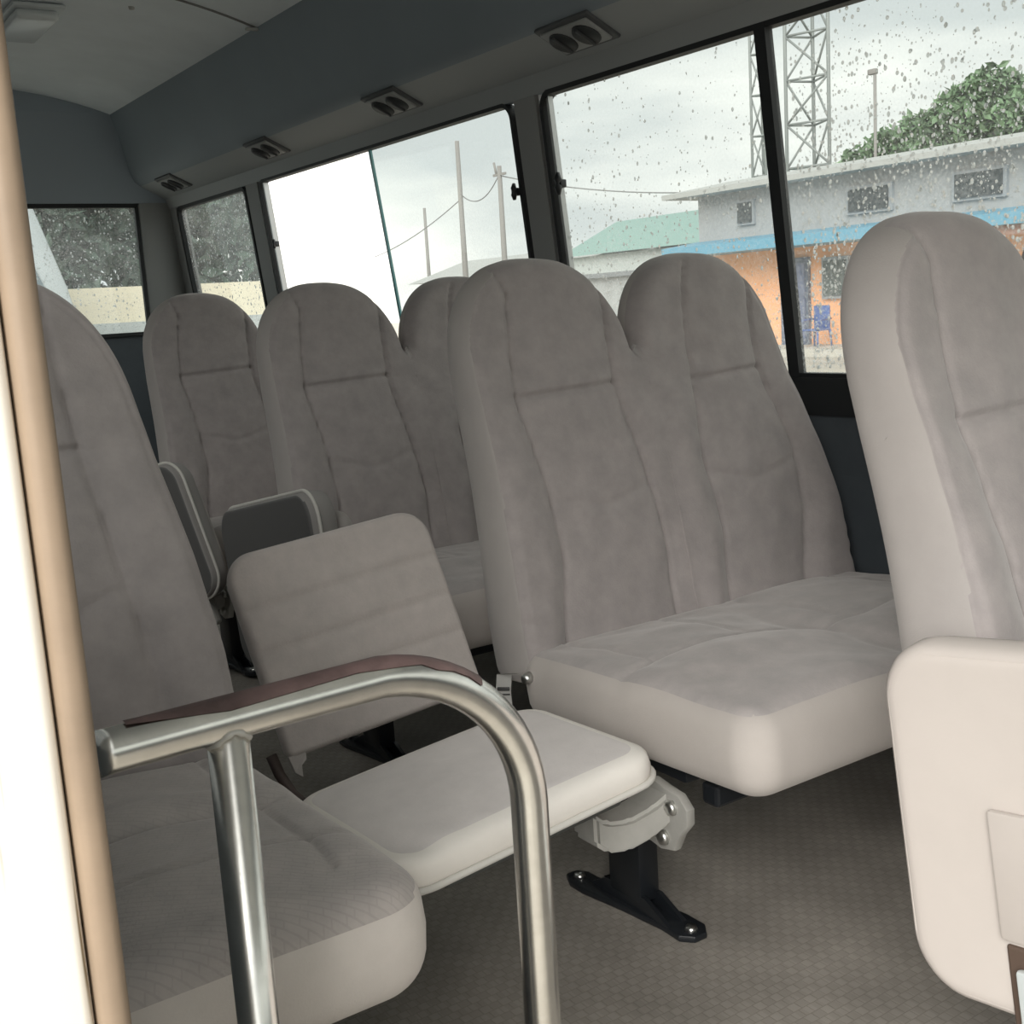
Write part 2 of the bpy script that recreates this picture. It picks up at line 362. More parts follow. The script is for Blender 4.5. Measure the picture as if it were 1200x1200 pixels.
bm = bmesh.new(); tube(bm, [(x, 2.22, z - .001) for x, z in prof], .005, 8); obj('seam_strip', bm, mat('seam_strip_grey', (.22, .22, .215), .6), ceil)
obj('seam_clip', box((.545, 2.222, 1.975), (.05, .02, .008), .003), mat('pale_clip', (.5, .5, .48), .5), ceil)
obj('screw_cap', tube(bmesh.new(), [(.21, 2.42, 2.07), (.21, 2.42, 2.055)], [.012, .009], 12), mat('pale_clip', (.5, .5, .48), .5), ceil)
# side ducts on both sides (upper slope and lower vent face)
def duct_side(sx, name, label):
    P = [(.555, 1.985), (.60, 1.89), (.66, 1.745), (.685, 1.705), (.715, 1.685), (.835, 1.628), (.853, 1.58), (.878, 1.58), (.99, 1.75), (.99, 2.16), (.555, 2.16)]
    bm = bmesh.new(); pr = [(sx * x + (0 if sx > 0 else -.08), Y0, z) for x, z in P]
    prism(bm, pr, (0, 4.16 - Y0, 0)); smooth(bm, 25)
    bm.faces.ensure_lookup_table()
    for f in bm.faces:
        c = f.calc_center_median()
        if c.z < 1.69 and c.z > 1.6 and abs(f.normal.y) < .5: f.material_index = 1
    return struct(name, bm, [duct, ductl], label)
duct_side(1, 'trim_1', 'dark grey air duct above the far windows'); duct_side(-1, 'trim_2', 'air duct above the near windows')
# far wall, lower panel + sill band + pillars
bm = bmesh.new(); prism(bm, [(.95, Y0, 0), (.95, Y0, .60), (.935, Y0, .735), (.99, Y0, .735), (.99, Y0, 0)], (0, Y1 - Y0, 0)); wr = struct('wall_right', bm, walld, 'dark grey lower wall beneath the far windows')
bm = bmesh.new(); prism(bm, [(.925, Y0, .735), (.918, Y0, .82), (.97, Y0, .82), (.97, Y0, .735)], (0, Y1 - Y0, 0), .004); obj('sill_band', bm, rubber, wr)
def pillar(y0, y1, m, name, label, t=.05, inn=.0):
    bm = bmesh.new(); zs = (.815, 1.60)
    p = []
    for z in zs:
        a = wx(z) - inn; p += [(a, y0, z), (a, y1, z), (a + t, y1, z), (a + t, y0, z)]
    hexa(bm, p); bmesh.ops.recalc_face_normals(bm, faces=bm.faces)
    bmesh.ops.bevel(bm, geom=[e for e in bm.edges if abs((e.verts[0].co - e.verts[1].co).z) > .5], offset=.008, segments=2, affect='EDGES')
    return struct(name, smooth(bm, 50), m, label)
pillar(1.065, 1.182, trimg, 'trim_3', 'grey pillar between the two large far windows')
pillar(3.045, 3.185, trimg, 'trim_4', 'grey pillar ahead of the rearmost side window')
pillar(-1.25, -1.1, trimg, 'trim_5', 'grey pillar beyond the nearest far window')
pillar(4.07, 4.2, trimg, 'trim_6', 'grey rear corner pillar on the far side')

DROP = None
def drops(parent, fn, n, dens=None, rmin=.0011, rmax=.0042, nor=V((1, 0, 0))):
    """little water domes on the outside of a pane; fn(a,b)->point on the pane"""
    vs, fs = [], []
    nor = nor.normalized(); t1 = nor.orthogonal().normalized(); t2 = nor.cross(t1); k = 7
    made = 0
    while made < n:
        a, b = random.random(), random.random()
        if dens and random.random() > dens(a, b): continue
        made += 1
        p = fn(a, b); r = rmin + (rmax - rmin) * random.random() ** 3.2; st = random.uniform(1, 1.5); o = len(vs)
        for rr, hh in ((1, 0), (.72, .42)):
            for q in range(k):
                g = 2 * math.pi * q / k
                vs.append(p + V((0, math.cos(g) * rr * r, 0)) * 1 + V((0, 0, math.sin(g) * rr * r * st)) + nor * hh * r if abs(nor.x) > .5 else p + V((math.cos(g) * rr * r, 0, math.sin(g) * rr * r * st)) + nor * hh * r)
        vs.append(p + nor * .6 * r); 
        for q in range(k):
            q2 = (q + 1) % k
            fs.append((o + q, o + q2, o + k + q2, o + k + q)); fs.append((o + k + q, o + k + q2, o + 2 * k))
        fs.append(tuple(o + q for q in range(k))[::-1])
    me = np_mesh('raindrops', np.array([tuple(v) for v in vs]), fs)
    bm = bmesh.new(); bm.from_mesh(me); bmesh.ops.recalc_face_normals(bm, faces=bm.faces); bm.to_mesh(me); bm.free()
    me.polygons.foreach_set('use_smooth', [len(p.vertices) < 6 for p in me.polygons])
    o = obj('raindrops', me, M_drop, parent); o['kind'] = 'stuff'; return o
def ring_frame(y0, y1, z0, z1, wdt, off, t, rc=.05, holes=None):
    """rounded rectangular gasket lying in the leaning far wall"""
    bm = bmesh.new(); n = 7
    def rr(i):
        pts = []
        for cy, cz, a0 in ((1, 1, 0), (-1, 1, 90), (-1, -1, 180), (1, -1, 270)):
            for k in range(n):
                a = R(a0 + 90 * k / (n - 1)); r = rc - i
                y = (y0 + y1) / 2 + cy * ((y1 - y0) / 2 - rc) + r * math.cos(a); z = (z0 + z1) / 2 + cz * ((z1 - z0) / 2 - rc) + r * math.sin(a)
                pts.append((y, z))
        return pts
    O, I = rr(0), rr(wdt); m = len(O)
    def vv(P, dx): return [bm.verts.new((wx(z) + off + dx, y, z)) for y, z in P]
    a, b, c, d = vv(O, 0), vv(I, 0), vv(I, t), vv(O, t)
    for i in range(m):
        j = (i + 1) % m
        for p, q in ((a, b), (b, c), (c, d), (d, a)): bm.faces.new((p[i], p[j], q[j], q[i]))
    bmesh.ops.recalc_face_normals(bm, faces=bm.faces)
    return smooth(bm, 35)
def pane_slab(y0, y1, z0, z1, off, th=.004):
    return hexa(bmesh.new(), [(wx(z0) + off, y0, z0), (wx(z0) + off, y1, z0), (wx(z0) + off + th, y1, z0), (wx(z0) + off + th, y0, z0), (wx(z1) + off, y0, z1), (wx(z1) + off, y1, z1), (wx(z1) + off + th, y1, z1), (wx(z1) + off + th, y0, z1)])
def quad_pane(y0, y1, z0, z1, off):
    bm = bmesh.new(); bm.faces.new([bm.verts.new((wx(z) + off, y, z)) for y, z in ((y0, z0), (y1, z0), (y1, z1), (y0, z1))]); return bm
def latch(parent, y, z, s=1):
    a = wx(z)
    o = obj('latch', smooth(bx(bmesh.new(), (a + .004, y, z), (.02, .016 * s, .022), .003), 40), black, parent)
    bm = bmesh.new(); tube(bm, [(a - .006, y, z - .02 * s), (a - .010, y - .004, z - .009), (a - .009, y, z), (a - .010, y - .004, z + .009), (a - .006, y, z + .02 * s)], [.005, .008 * s, .005, .008 * s, .005], 10)
    tube(bm, [(a, y, z), (a - .012, y, z)], .006, 10); obj('grip', bm, black, o)
M_wet2 = wet_glass('misty_tinted_glass', (.61, .63, .612), .85, 1.5, .06, .16)
# nearest large window (two panes with a black divider)
fr = struct('window_1', ring_frame(-1.09, 1.055, .815, 1.585, .014, -.002, .03), rubber, 'large wet side window beside the nearest double seats')
gl = obj('pane', quad_pane(.235, 1.05, .82, 1.58, .016), M_wet, fr); gl2 = obj('pane', quad_pane(-1.085, .235, .82, 1.58, .012), M_wet, fr)
bm = bmesh.new(); hexa(bm, [(wx(.82) - .004, .205, .82), (wx(.82) - .004, .237, .82), (wx(.82) + .02, .237, .82), (wx(.82) + .02, .205, .82), (wx(1.58) - .004, .218, 1.58), (wx(1.58) - .004, .25, 1.58), (wx(1.58) + .02, .25, 1.58), (wx(1.58) + .02, .218, 1.58)]); obj('divider', bm, rubber, fr)
bm = bmesh.new(); hexa(bm, [(wx(.82) + .004, 1.018, .82), (wx(.82) + .004, 1.028, .82), (wx(.82) + .02, 1.028, .82), (wx(.82) + .02, 1.018, .82), (wx(1.57) + .004, 1.018, 1.57), (wx(1.57) + .004, 1.028, 1.57), (wx(1.57) + .02, 1.028, 1.57), (wx(1.57) + .02, 1.018, 1.57)]); obj('slide_rail', bm, alu, fr)
latch(fr, 1.008, 1.338, 1.45)
drops(fr, lambda a, b: V((wx(.84 + b * .73) + .0165, -.75 + a * .93, .84 + b * .73)), 7500, lambda a, b: (1.15 - b * 1.0) * (1 - .0 * a), .0010, .0044)
drops(fr, lambda a, b: V((wx(.84 + b * .73) + .0165, .25 + a * .8, .84 + b * .73)), 1500, lambda a, b: (1.0 - b * .85), .0011, .0042)
# second large window: open rear half, sliding pane with bare green edge
fr = struct('window_2', ring_frame(1.19, 3.04, .815, 1.585, .012, -.002, .03), rubber, 'large side window slid half open in front of the white building')
obj('pane', quad_pane(1.195, 2.07, .82, 1.58, .016), M_wet2, fr)
bm = bmesh.new(); hexa(bm, [(wx(.82) + .012, 2.035, .82), (wx(.82) + .012, 2.047, .82), (wx(.82) + .02, 2.047, .82), (wx(.82) + .02, 2.035, .82), (wx(1.58) + .012, 2.072, 1.58), (wx(1.58) + .012, 2.084, 1.58), (wx(1.58) + .02, 2.084, 1.58), (wx(1.58) + .02, 2.072, 1.58)]); obj('glass_edge', bm, M_edge, fr)
bm = bmesh.new(); hexa(bm, [(wx(.82) + .002, 2.99, .82), (wx(.82) + .002, 3.0, .82), (wx(.82) + .02, 3.0, .82), (wx(.82) + .02, 2.99, .82), (wx(1.57) + .002, 2.99, 1.57), (wx(1.57) + .002, 3.0, 1.57), (wx(1.57) + .02, 3.0, 1.57), (wx(1.57) + .02, 2.99, 1.57)]); obj('slide_rail', bm, alu, fr)
latch(fr, 1.222, 1.34, 1.1); latch(fr, 2.975, 1.325, .8)
# rearmost side window
fr = struct('window_3', ring_frame(3.19, 4.065, .815, 1.58, .016, -.002, .03, .04), rubber, 'small rearmost side window covered in rain')
obj('pane', quad_pane(3.2, 4.06, .82, 1.575, .016), M_smoke, fr)
drops(fr, lambda a, b: V((wx(.9 + b * .66) + .0165, 3.21 + a * .84, .9 + b * .66)), 1500, lambda a, b: .5 + .5 * b, .0014, .005)
# rear wall
bm = bmesh.new(); prism(bm, [(-1.03, 3.96, 1.985), (-1.03, 4.0, 1.90), (-1.03, 4.13, 1.70), (-1.03, 4.17, 1.61), (-1.03, 4.3, 1.61), (-1.03, 4.3, 2.16), (-1.03, 3.96, 2.16)], (1.9, 0, 0)); smooth(bm, 25); rw = struct('wall_rear', bm, mat('grey_rear_header', (.33, .38, .43), .7), 'grey rear header above the back window')
obj('lower_panel', box((-.04, 4.25, .5), (2.0, .1, 1.0)), walld, rw)
bm = bmesh.new(); bx(bm, (.80, 4.20, 1.31), (.20, .07, .64), .03); obj('corner_pillar', smooth(bm, 40), trimg, rw)
bm = bmesh.new(); bx(bm, (-.95, 4.20, 1.31), (.25, .07, .64), .03); obj('corner_pillar', smooth(bm, 40), trimg, rw)
bm = bmesh.new()
for x0_, x1_, z0_, z1_ in ((-.82, .715, 1.59, 1.62), (-.82, .715, .98, 1.0), (.69, .715, 1.0, 1.6), (-.82, -.8, 1.0, 1.6)): bx(bm, ((x0_ + x1_) / 2, 4.195, (z0_ + z1_) / 2), (x1_ - x0_, .03, z1_ - z0_), .004)
fr = struct('window_4', bm, rubber, 'back window of the bus')
bm = bmesh.new(); bm.faces.new([bm.verts.new(p) for p in ((-.81, 4.205, .99), (.70, 4.205, .99), (.70, 4.205, 1.6), (-.81, 4.205, 1.6))]); obj('pane', bm, M_smoke, fr)
drops(fr, lambda a, b: V((.1 + a * .58, 4.206, 1.02 + b * .56)), 700, lambda a, b: .5 + .5 * a, .0014, .005, V((0, 1, 0)))
# near side wall behind the door pillar (mostly hidden behind the pillar)
bm = bmesh.new(); bx(bm, (-1.06, 1.55, .40), (.06, 5.3, .80)); wl = struct('wall_left', bm, walld, 'near side wall behind the door pillar')
for yy in (-1.0, .9, 2.6, 4.1): obj('pillar', box((-1.05, yy, 1.2), (.05, .14, .82), .01), trimg, wl)
bm = bmesh.new(); bm.faces.new([bm.verts.new(p) for p in ((-1.05, -.95, .8), (-1.05, 4.1, .8), (-1.05, 4.1, 1.6), (-1.05, -.95, 1.6))]); fr = struct('window_5', bm, glass_material('rear_dimming_glass', (.14, .145, .145)), 'near side window glass')  # unseen pane, its heavy tint added to keep daylight off the rear rows
# front of the bus behind the camera: windscreen opening, nearside front panel, header above the door
bm = bmesh.new(); bx(bm, (-.04, Y0 - .03, .45), (2.04, .08, .9)); bx(bm, (-.04, Y0 - .03, 1.97), (2.04, .08, .36)); wf = struct('wall_front', bm, walld, 'front bulkhead of the bus')
bm = bmesh.new(); bm.faces.new([bm.verts.new(p) for p in ((-1.0, Y0 - .03, .9), (.9, Y0 - .03, .9), (.9, Y0 - .03, 1.8), (-1.0, Y0 - .03, 1.8))]); struct('window_6', bm, M_glass, 'windscreen glass')
bm = bmesh.new(); bx(bm, (-1.06, -3.05, .40), (.06, 1.6, .8)); bx(bm, (-1.06, -2.3, 1.2), (.05, .12, .9)); obj('front_panel', bm, walld, wl)
pillar(-2.6, -2.5, trimg, 'trim_7', 'grey pillar further forward on the far side')
bm = bmesh.new(); bm.faces.new([bm.verts.new(p) for p in ((wx(.82) + .01, -3.9, .82), (wx(.82) + .01, -1.25, .82), (wx(1.58) + .01, -1.25, 1.58), (wx(1.58) + .01, -3.9, 1.58))]); struct('window_7', bm, M_glass, 'far side window glass beside the driver')
# door pillar close to the camera
bm = bmesh.new(); bx(bm, (-1.115, -1.10, 1.0), (.206, .075, 2.5), .006); dj = struct('door_1', smooth(bm, 50), M_crack, 'white painted door post at the left edge')
bm = bmesh.new(); bx(bm, (-1.0045, -1.128, 1.0), (.0135, .034, 2.5), .005); obj('edge_strip', smooth(bm, 50), mat('tan_edge_strip', (.25, .185, .13), .6, var=.12, vscale=18), dj)

# ------------------------------------------------------------------ air vents and lamp overhead
def make_vent():
    o = empty('air_vent', (0, 0, 0), '', 'air vent', 'twin air vents along the far duct')
    obj('housing', smooth(bx(bmesh.new(), (0, 0, -.004), (.115, .215, .012), .005), 40), mat('vent_dark', (.09, .095, .10), .5), o)
    obj('bezel', smooth(bx(bmesh.new(), (0, 0, -.012), (.09, .185, .010), .004), 40), mat('vent_grey', (.36, .37, .37), .5), o)
    for s in (-1, 1):
        bm = bmesh.new(); tube(bm, [(0, s * .046, -.014), (0, s * .046, -.024)], [.039, .036], 20); n = obj('nozzle', bm, mat('vent_black', (.03, .033, .036), .5), o)
        bm = bmesh.new(); bx(bm, (0, s * .046, -.026), (.066, .008, .008), .002); obj('flap', bm, mat('vent_flap', (.06, .064, .068), .5), n)
    return o
vent0 = make_vent()
vl = ['twin air vent above the divided nearest window, largest of the four', 'twin air vent above the closed pane of the half open window', 'twin air vent above the open half of the second window', 'small twin air vent in the far rear corner above the rearmost window']
ang = math.atan2(.057, .12)
for i, y in enumerate((.745, 1.695, 2.69, 3.78)):
    o = vent0 if i == 0 else copy_tree(vent0); o.location = (.757, y, 1.667); o.rotation_euler = (0, ang, 0); o['label'] = vl[i]
lamp = empty('ceiling_lamp', (-.06, 2.72, 2.075), 'white plastic dome lamp on the ceiling, cut by the left edge', 'lamp')
obj('lamp_base', smooth(bx(bmesh.new(), (0, 0, -.006), (.17, .42, .014), .006), 40), lampm, lamp)
bm = bmesh.new(); bx(bm, (0, 0, -.028), (.14, .36, .034), .016, seg=4); obj('lamp_lens', smooth(bm, 50), mat('lamp_lens_white', (.72, .76, .78), .25), lamp)

# ------------------------------------------------------------------ double seats
ZS = [.34, .43, .56, .70, .84, .95, 1.04, 1.11]
HL = dict(z=ZS, xl=[-.012, -.012, -.008, -.002, .002, .010, .014, .018], xr=[.405, .405, .405, .405, .405, .396, .390, .388],
          sl=[.085, .095, .118, .112, .090, .105, .122, .10], sr=[.36, .362, .369, .350, .325, .335, .345, .33])
HR = dict(z=ZS, xl=[.405, .405, .405, .405, .405, .414, .42, .424], xr=[.868, .866, .866, .840, .806, .796, .794, .792],
          sl=[.50, .502, .515, .500, .522, .535, .555, .585], sr=[.715, .72, .752, .758, .715, .722, .740, .735])
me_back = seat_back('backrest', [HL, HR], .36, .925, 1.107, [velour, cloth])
def cush_top(x, y, d):
    # x centred on .426; y centred; front is -y
    X = x + .426; Yw = y - .265
    z = .010 * np.sin(np.clip((X - .06) / .30, 0, 1) * math.pi) * np.clip((-.02 - Yw) / .1, 0, 1) + .010 * np.sin(np.clip((X - .49) / .30, 0, 1) * math.pi)
    z = z - .016 * gauss(X - .42, .03) * np.clip((-Yw - .06) / .2, 0, 1)
    fr = -.255 - .10 * np.clip(X - .30, 0, .2) + .02 * np.sin(X * 9)
    z = z - .009 * gauss(Yw - fr, .008) + .012 * gauss(Yw - (fr - .08), .06)
    for xs in (.085, .30, .50, .76):
        z = z - .007 * gauss(X - xs - .06 * np.clip(-Yw - .1, 0, .2), .005) * (Yw > fr)
    z = z + .0015 * np.sin(X * 43 + Yw * 21) * np.sin(Yw * 37)
    z = z - .012 * np.clip((Yw + .12) / .15, 0, 1)
    return z
me_cush = pad('seat_cushion', .436, .295, .136, .055, .058, 2.6, 110, 90, cush_top, cap=.36)

def make_bench(label):
    root = empty('double_seat', (0, 0, 0), label, 'seat', 'double passenger seats along the far windows')
    b = obj('backrest', me_back, [velour, cloth], root)
    c = obj('seat_cushion', me_cush, [mat('velour_lit_top', (.42, .383, .372), .92, var=.09, vscale=20, bump=.25, bscale=260, sheen=.35, color2=(.40, .37, .362), spec=.15), mat('cream_seat_cloth', (.49, .45, .42), .85, var=.06, vscale=6, bump=.15, bscale=420, sheen=.2, spec=.2)], root, (.422, -.268, .369))  # top velour is a lightened copy, standing for light caught by the cushion
    c.rotation_euler = (R(-2.2), 0, 0)
    # leg with splayed foot at the aisle end and one by the wall
    for lx in (.055,):
        bm = bmesh.new()
        bx(bm, (lx, -.20, .15), (.045, .085, .25), .008)
        bx(bm, (lx, -.20, .30), (.05, .34, .04), .006)
        lg = obj('leg', smooth(bm, 40), black, root)
        bm = bmesh.new()
        fp = [(lx - .033, -.05), (lx - .045, -.075), (lx - .045, -.11), (lx - .030, -.20), (lx - .020, -.29), (lx - .022, -.335), (lx - .005, -.355), (lx + .02, -.355), (lx + .035, -.335), (lx + .035, -.29), (lx + .018, -.20), (lx + .004, -.11), (lx + .002, -.07), (lx - .012, -.05)]
        prism(bm, [(x, y, .001) for x, y in fp], (0, 0, .012), .003)
        prism(bm, [(lx - .02, -.10, .012), (lx - .02, -.31, .012), (lx - .02, -.25, .04), (lx - .02, -.15, .04)], (.008, 0, 0))
        prism(bm, [(lx + .012, -.10, .012), (lx + .012, -.31, .012), (lx + .012, -.25, .04), (lx + .012, -.15, .04)], (.008, 0, 0))
        ft = obj('foot', smooth(bm, 35), black, lg)
        for yy, xx in ((-.335, lx + .005), (-.075, lx - .022)):
            obj('foot_bolt', tube(bmesh.new(), [(xx, yy, .012), (xx, yy, .020)], [.012, .009], 8), boltm, lg)
    bm = bmesh.new(); bx(bm, (.42, -.06, .28), (.78, .035, .035), .006); bx(bm, (.42, -.42, .28), (.78, .035, .035), .006); obj('seat_frame', bm, black, root)
    # cast hinge bracket for the folding seat
    pl = [(-.02, -.345, .298), (-.02, -.375, .292), (-.02, -.405, .288), (-.02, -.424, .270), (-.02, -.424, .245), (-.02, -.405, .222), (-.02, -.392, .195), (-.02, -.362, .188), (-.02, -.325, .195), (-.02, -.33, .24)]
    bm = bmesh.new(); prism(bm, pl, (.018, 0, 0), .004)
    hb = obj('hinge_bracket', smooth(bm, 40), castm, root)
    arm = [(-.012, -.36, .262), (-.04, -.345, .238), (-.075, -.33, .222), (-.105, -.315, .222), (-.125, -.31, .24)]
    bm = bmesh.new(); rng_ = []
    for (x, y, z) in arm:
        rng_.append([bm.verts.new((x, y - .03, z + .028)), bm.verts.new((x, y + .03, z + .028)), bm.verts.new((x, y + .03, z - .022)), bm.verts.new((x, y - .03, z - .022))])
    for A, B in zip(rng_[:-1], rng_[1:]):
        for k in range(4): bm.faces.new((A[k], A[(k + 1) % 4], B[(k + 1) % 4], B[k]))
    bm.faces.new(rng_[0][::-1]); bm.faces.new(rng_[-1]); bmesh.ops.recalc_face_normals(bm, faces=bm.faces)
    bmesh.ops.bevel(bm, geom=list(bm.edges), offset=.006, segments=2, affect='EDGES')
    obj('hinge_arm', smooth(bm, 40), castm, hb)
    for y, z in ((-.392, .266), (-.372, .212)):
        obj('hinge_bolt', tube(bmesh.new(), [(-.018, y, z), (-.027, y, z), (-.030, y, z)], [.013, .012, .007], 6), boltm, hb)
    # belt anchor with webbing
    bm = bmesh.new()
    sp = [V((-.030, -.004, .388)), V((-.032, .030, .379)), V((-.034, .034, .345)), V((-.034, .030, .30))]; ww = V((.010, -.009, 0)); fr2 = []
    for p in sp: fr2.append([bm.verts.new(q) for q in (p - ww, p + ww, p + ww + V((.003, .003, -.001)), p - ww + V((.003, .003, -.001)))])
    for A, B in zip(fr2[:-1], fr2[1:]):
        for k in range(4): bm.faces.new((A[k], A[(k + 1) % 4], B[(k + 1) % 4], B[k]))
    bm.faces.new(fr2[0][::-1]); bm.faces.new(fr2[-1]); bmesh.ops.recalc_face_normals(bm, faces=bm.faces)
    sb = obj('seat_belt', bm, mat('belt_webbing', (.46, .45, .43), .8), root)
    for dz_ in (0, -.010): obj('belt_slot', box((-.035, .031, .352 + dz_), (.022, .004, .006 if dz_ == 0 else .002), .0008, Matrix.Rotation(R(-42), 3, 'Z')), mat('dark_slot', (.05, .05, .05), .5), sb)
    obj('anchor_bolt', tube(bmesh.new(), [(-.012, -.02, .380), (-.026, -.024, .380)], [.011, .008], 10), boltm, sb)
    return root
bench = make_bench('grey double seat with the opened folding seat beside it')
others = [(-.92, 0, 'cream-grey double seat at the right edge behind the cream upturned folding seat'), (.925, 0, 'double seat behind the opened folding seat, its window headrest against the half open window'), (1.85, .012, 'rearmost double seat, dim, under the back corner pillar')]
bench.location = (0, 0, 0)
for dy, dz, lb in others:
    o = copy_tree(bench); o.location = (.022 if dy < 0 else 0, dy, dz); o['label'] = lb; o.rotation_euler.z = R(3.5) if dy < 0 else 0

# ------------------------------------------------------------------ single seats on the near side
H1 = dict(z=ZS, xl=[-.43, -.43, -.43, -.425, -.41, -.395, -.385, -.38], xr=[.012, .012, .008, -.010, -.035, -.050, -.060, -.070],
          sl=[-.34, -.34, -.34, -.34, -.33, -.32, -.32, -.31], sr=[-.095, -.095, -.10, -.12, -.14, -.15, -.155, -.15])
me_b1 = seat_back('backrest', [H1], .36, .925, 1.107, [velour, cloth])
def cush1(x, y, d):
    Yw = y
    z = .012 * np.sin(np.clip((x + .13) / .26, 0, 1) * math.pi) + .012 * gauss(y + .14, .05)
    z = z + .010 * gauss(y - .085, .03) - .011 * gauss(y - .035, .008) * np.clip((.19 - np.abs(x)) / .03, 0, 1) - .009 * gauss(y + .115 + .25 * x * x, .008)
    z = z - .0055 * gauss(np.abs(x) - .15 - .05 * np.clip(y, -.2, 0), .005) * (y > -.2)
    return z + .0015 * np.sin(x * 43 + y * 21) * np.sin(y * 37)
me_c1 = pad('seat_cushion', .222, .292, .132, .07, .055, 2.6, 80, 90, cush1, cap=.12)
def make_single(label):
    root = empty('single_seat', (0, 0, 0), label, 'seat')
    obj('backrest', me_b1, [velour, velour], root)
    c = obj('seat_cushion', me_c1, [M_weave, pale], root, (-.222, -.275, .374)); c.rotation_euler = (R(-2.2), 0, 0)
    bm = bmesh.new(); bx(bm, (-.21, -.2, .15), (.05, .09, .26), .008); bx(bm, (-.21, -.2, .285), (.34, .36, .03), .006); lg = obj('leg', bm, black, root)
    bm = bmesh.new(); bx(bm, (-.21, -.2, .012), (.07, .36, .02), .006); obj('foot', bm, black, lg)
    # roll at the foot of the backrest
    return root
s1 = make_single('large grey single seat at the left behind the steel handrail')
s1.location = (-.565, -.10, 0)

# ------------------------------------------------------------------ folding aisle seats
def bump_back(x, y, d):
    z = .004 * np.sin(np.clip((y + .14) / .28, 0, 1) * math.pi)
    for yy in (-.06, .005, .075): z = z - .0035 * gauss(y - yy - .015 * x, .006) + .0012 * gauss(y - yy - .02 - .015 * x, .012)
    return z + .0012 * np.sin(x * 33 + y * 12) * np.sin(y * 41)
def bump_pad(x, y, d):
    z = .010 * (1 - (x / .21) ** 2) * (1 - (y / .17) ** 2)
    z = z + .0035 * np.sin((x + .2) * 70 + 30 * y) * gauss(x + .17, .05) * gauss(y + .12, .05)
    return z
me_jb = pad('backrest', .182, .165, .034, .05, .011, 2.2, 70, 70, bump_back, skew=-.035, cap=.7, rcb=.014)
me_jp = pad('seat_pad', .222, .155, .052, .055, .032, 2.6, 60, 60, bump_pad, skew=-.06, cap=.75)
js = empty('folding_seat', (-.28, -.1, 0), 'pale folding aisle seat opened out, its worn backrest tilted, left of the double seat', 'folding seat', 'folding aisle seats')
jb = obj('backrest', me_jb, [mat('worn_velour', (.44, .395, .375), .9, var=.06, vscale=30, bump=.25, bscale=260, sheen=.3, color2=(.43, .39, .37), spec=.15)] * 2, js)
def frame(o, origin, ex, ey):
    ex = V(ex).normalized(); ey = V(ey); ey = (ey - ex * ey.dot(ex)).normalized(); ez = ex.cross(ey)
    o.matrix_local = js.matrix_world.inverted() @ Matrix(((ex.x, ey.x, ez.x, origin[0]), (ex.y, ey.y, ez.y, origin[1]), (ex.z, ey.z, ez.z, origin[2]), (0, 0, 0, 1)))
js.matrix_world = Matrix.Translation((-.28, -.1, 0))
frame(jb, (-.299, .055, .515), (.34, 0, .030), (0, .1, .30))
bs = obj('back_shell', pad('back_shell', .172, .155, .03, .045, .015, 2.4, 24, 24, None, skew=-.035), [darkback], jb); bs.location = (0, 0, -.026)
# worn corners
bm = bmesh.new(); prism(bm, [(-.176, -.16, .012), (-.172, -.186, .010), (-.163, -.196, .012), (-.160, -.178, .014), (-.150, -.172, .013), (-.148, -.16, .014)], (0, 0, -.010)); obj('torn_corner', bm, cloth, jb)
jp = obj('seat_pad', me_jp, [mat('door_lit_velour', (.66, .618, .60), .9, var=.07, vscale=14, bump=.2, bscale=260, sheen=.3, spec=.15), mat('door_lit_cloth', (.80, .76, .71), .85, var=.04, bump=.1, bscale=400)], js)  # pad colours raised to paint in the door light falling on it
frame(jp, (-.295, -.282, .338), (.40, 0, .040), (.0, 1, .0))
bm = bmesh.new(); tube(bm, outline_path(.223, .156, .055, -.016, 8, 0, -.06), .005, 8, closed=True); obj('piping', bm, piping, jp)
bm = bmesh.new(); bx(bm, (.02, .0, -.042), (.30, .24, .02), .006); obj('pad_base', bm, darkback, jp)
for sx, dx in ((-1, -.19), (1, .175)):
    bm = bmesh.new(); pts = [(dx - .004, -.150, -.012), (dx - .002, -.182, -.006), (dx + .004, -.215, .012), (dx + .012, -.24, .04)]
    tube(bm, pts, [.009, .009, .008, .007], 8); obj('side_bracket', bm, mat('rusty_bracket', (.07, .05, .045), .6, var=.3, vscale=40), jb)
bm = bmesh.new(); bx(bm, (.10, .03, -.062), (.17, .07, .035), .008); obj('hinge_plate', smooth(bm, 40), castm, jp)

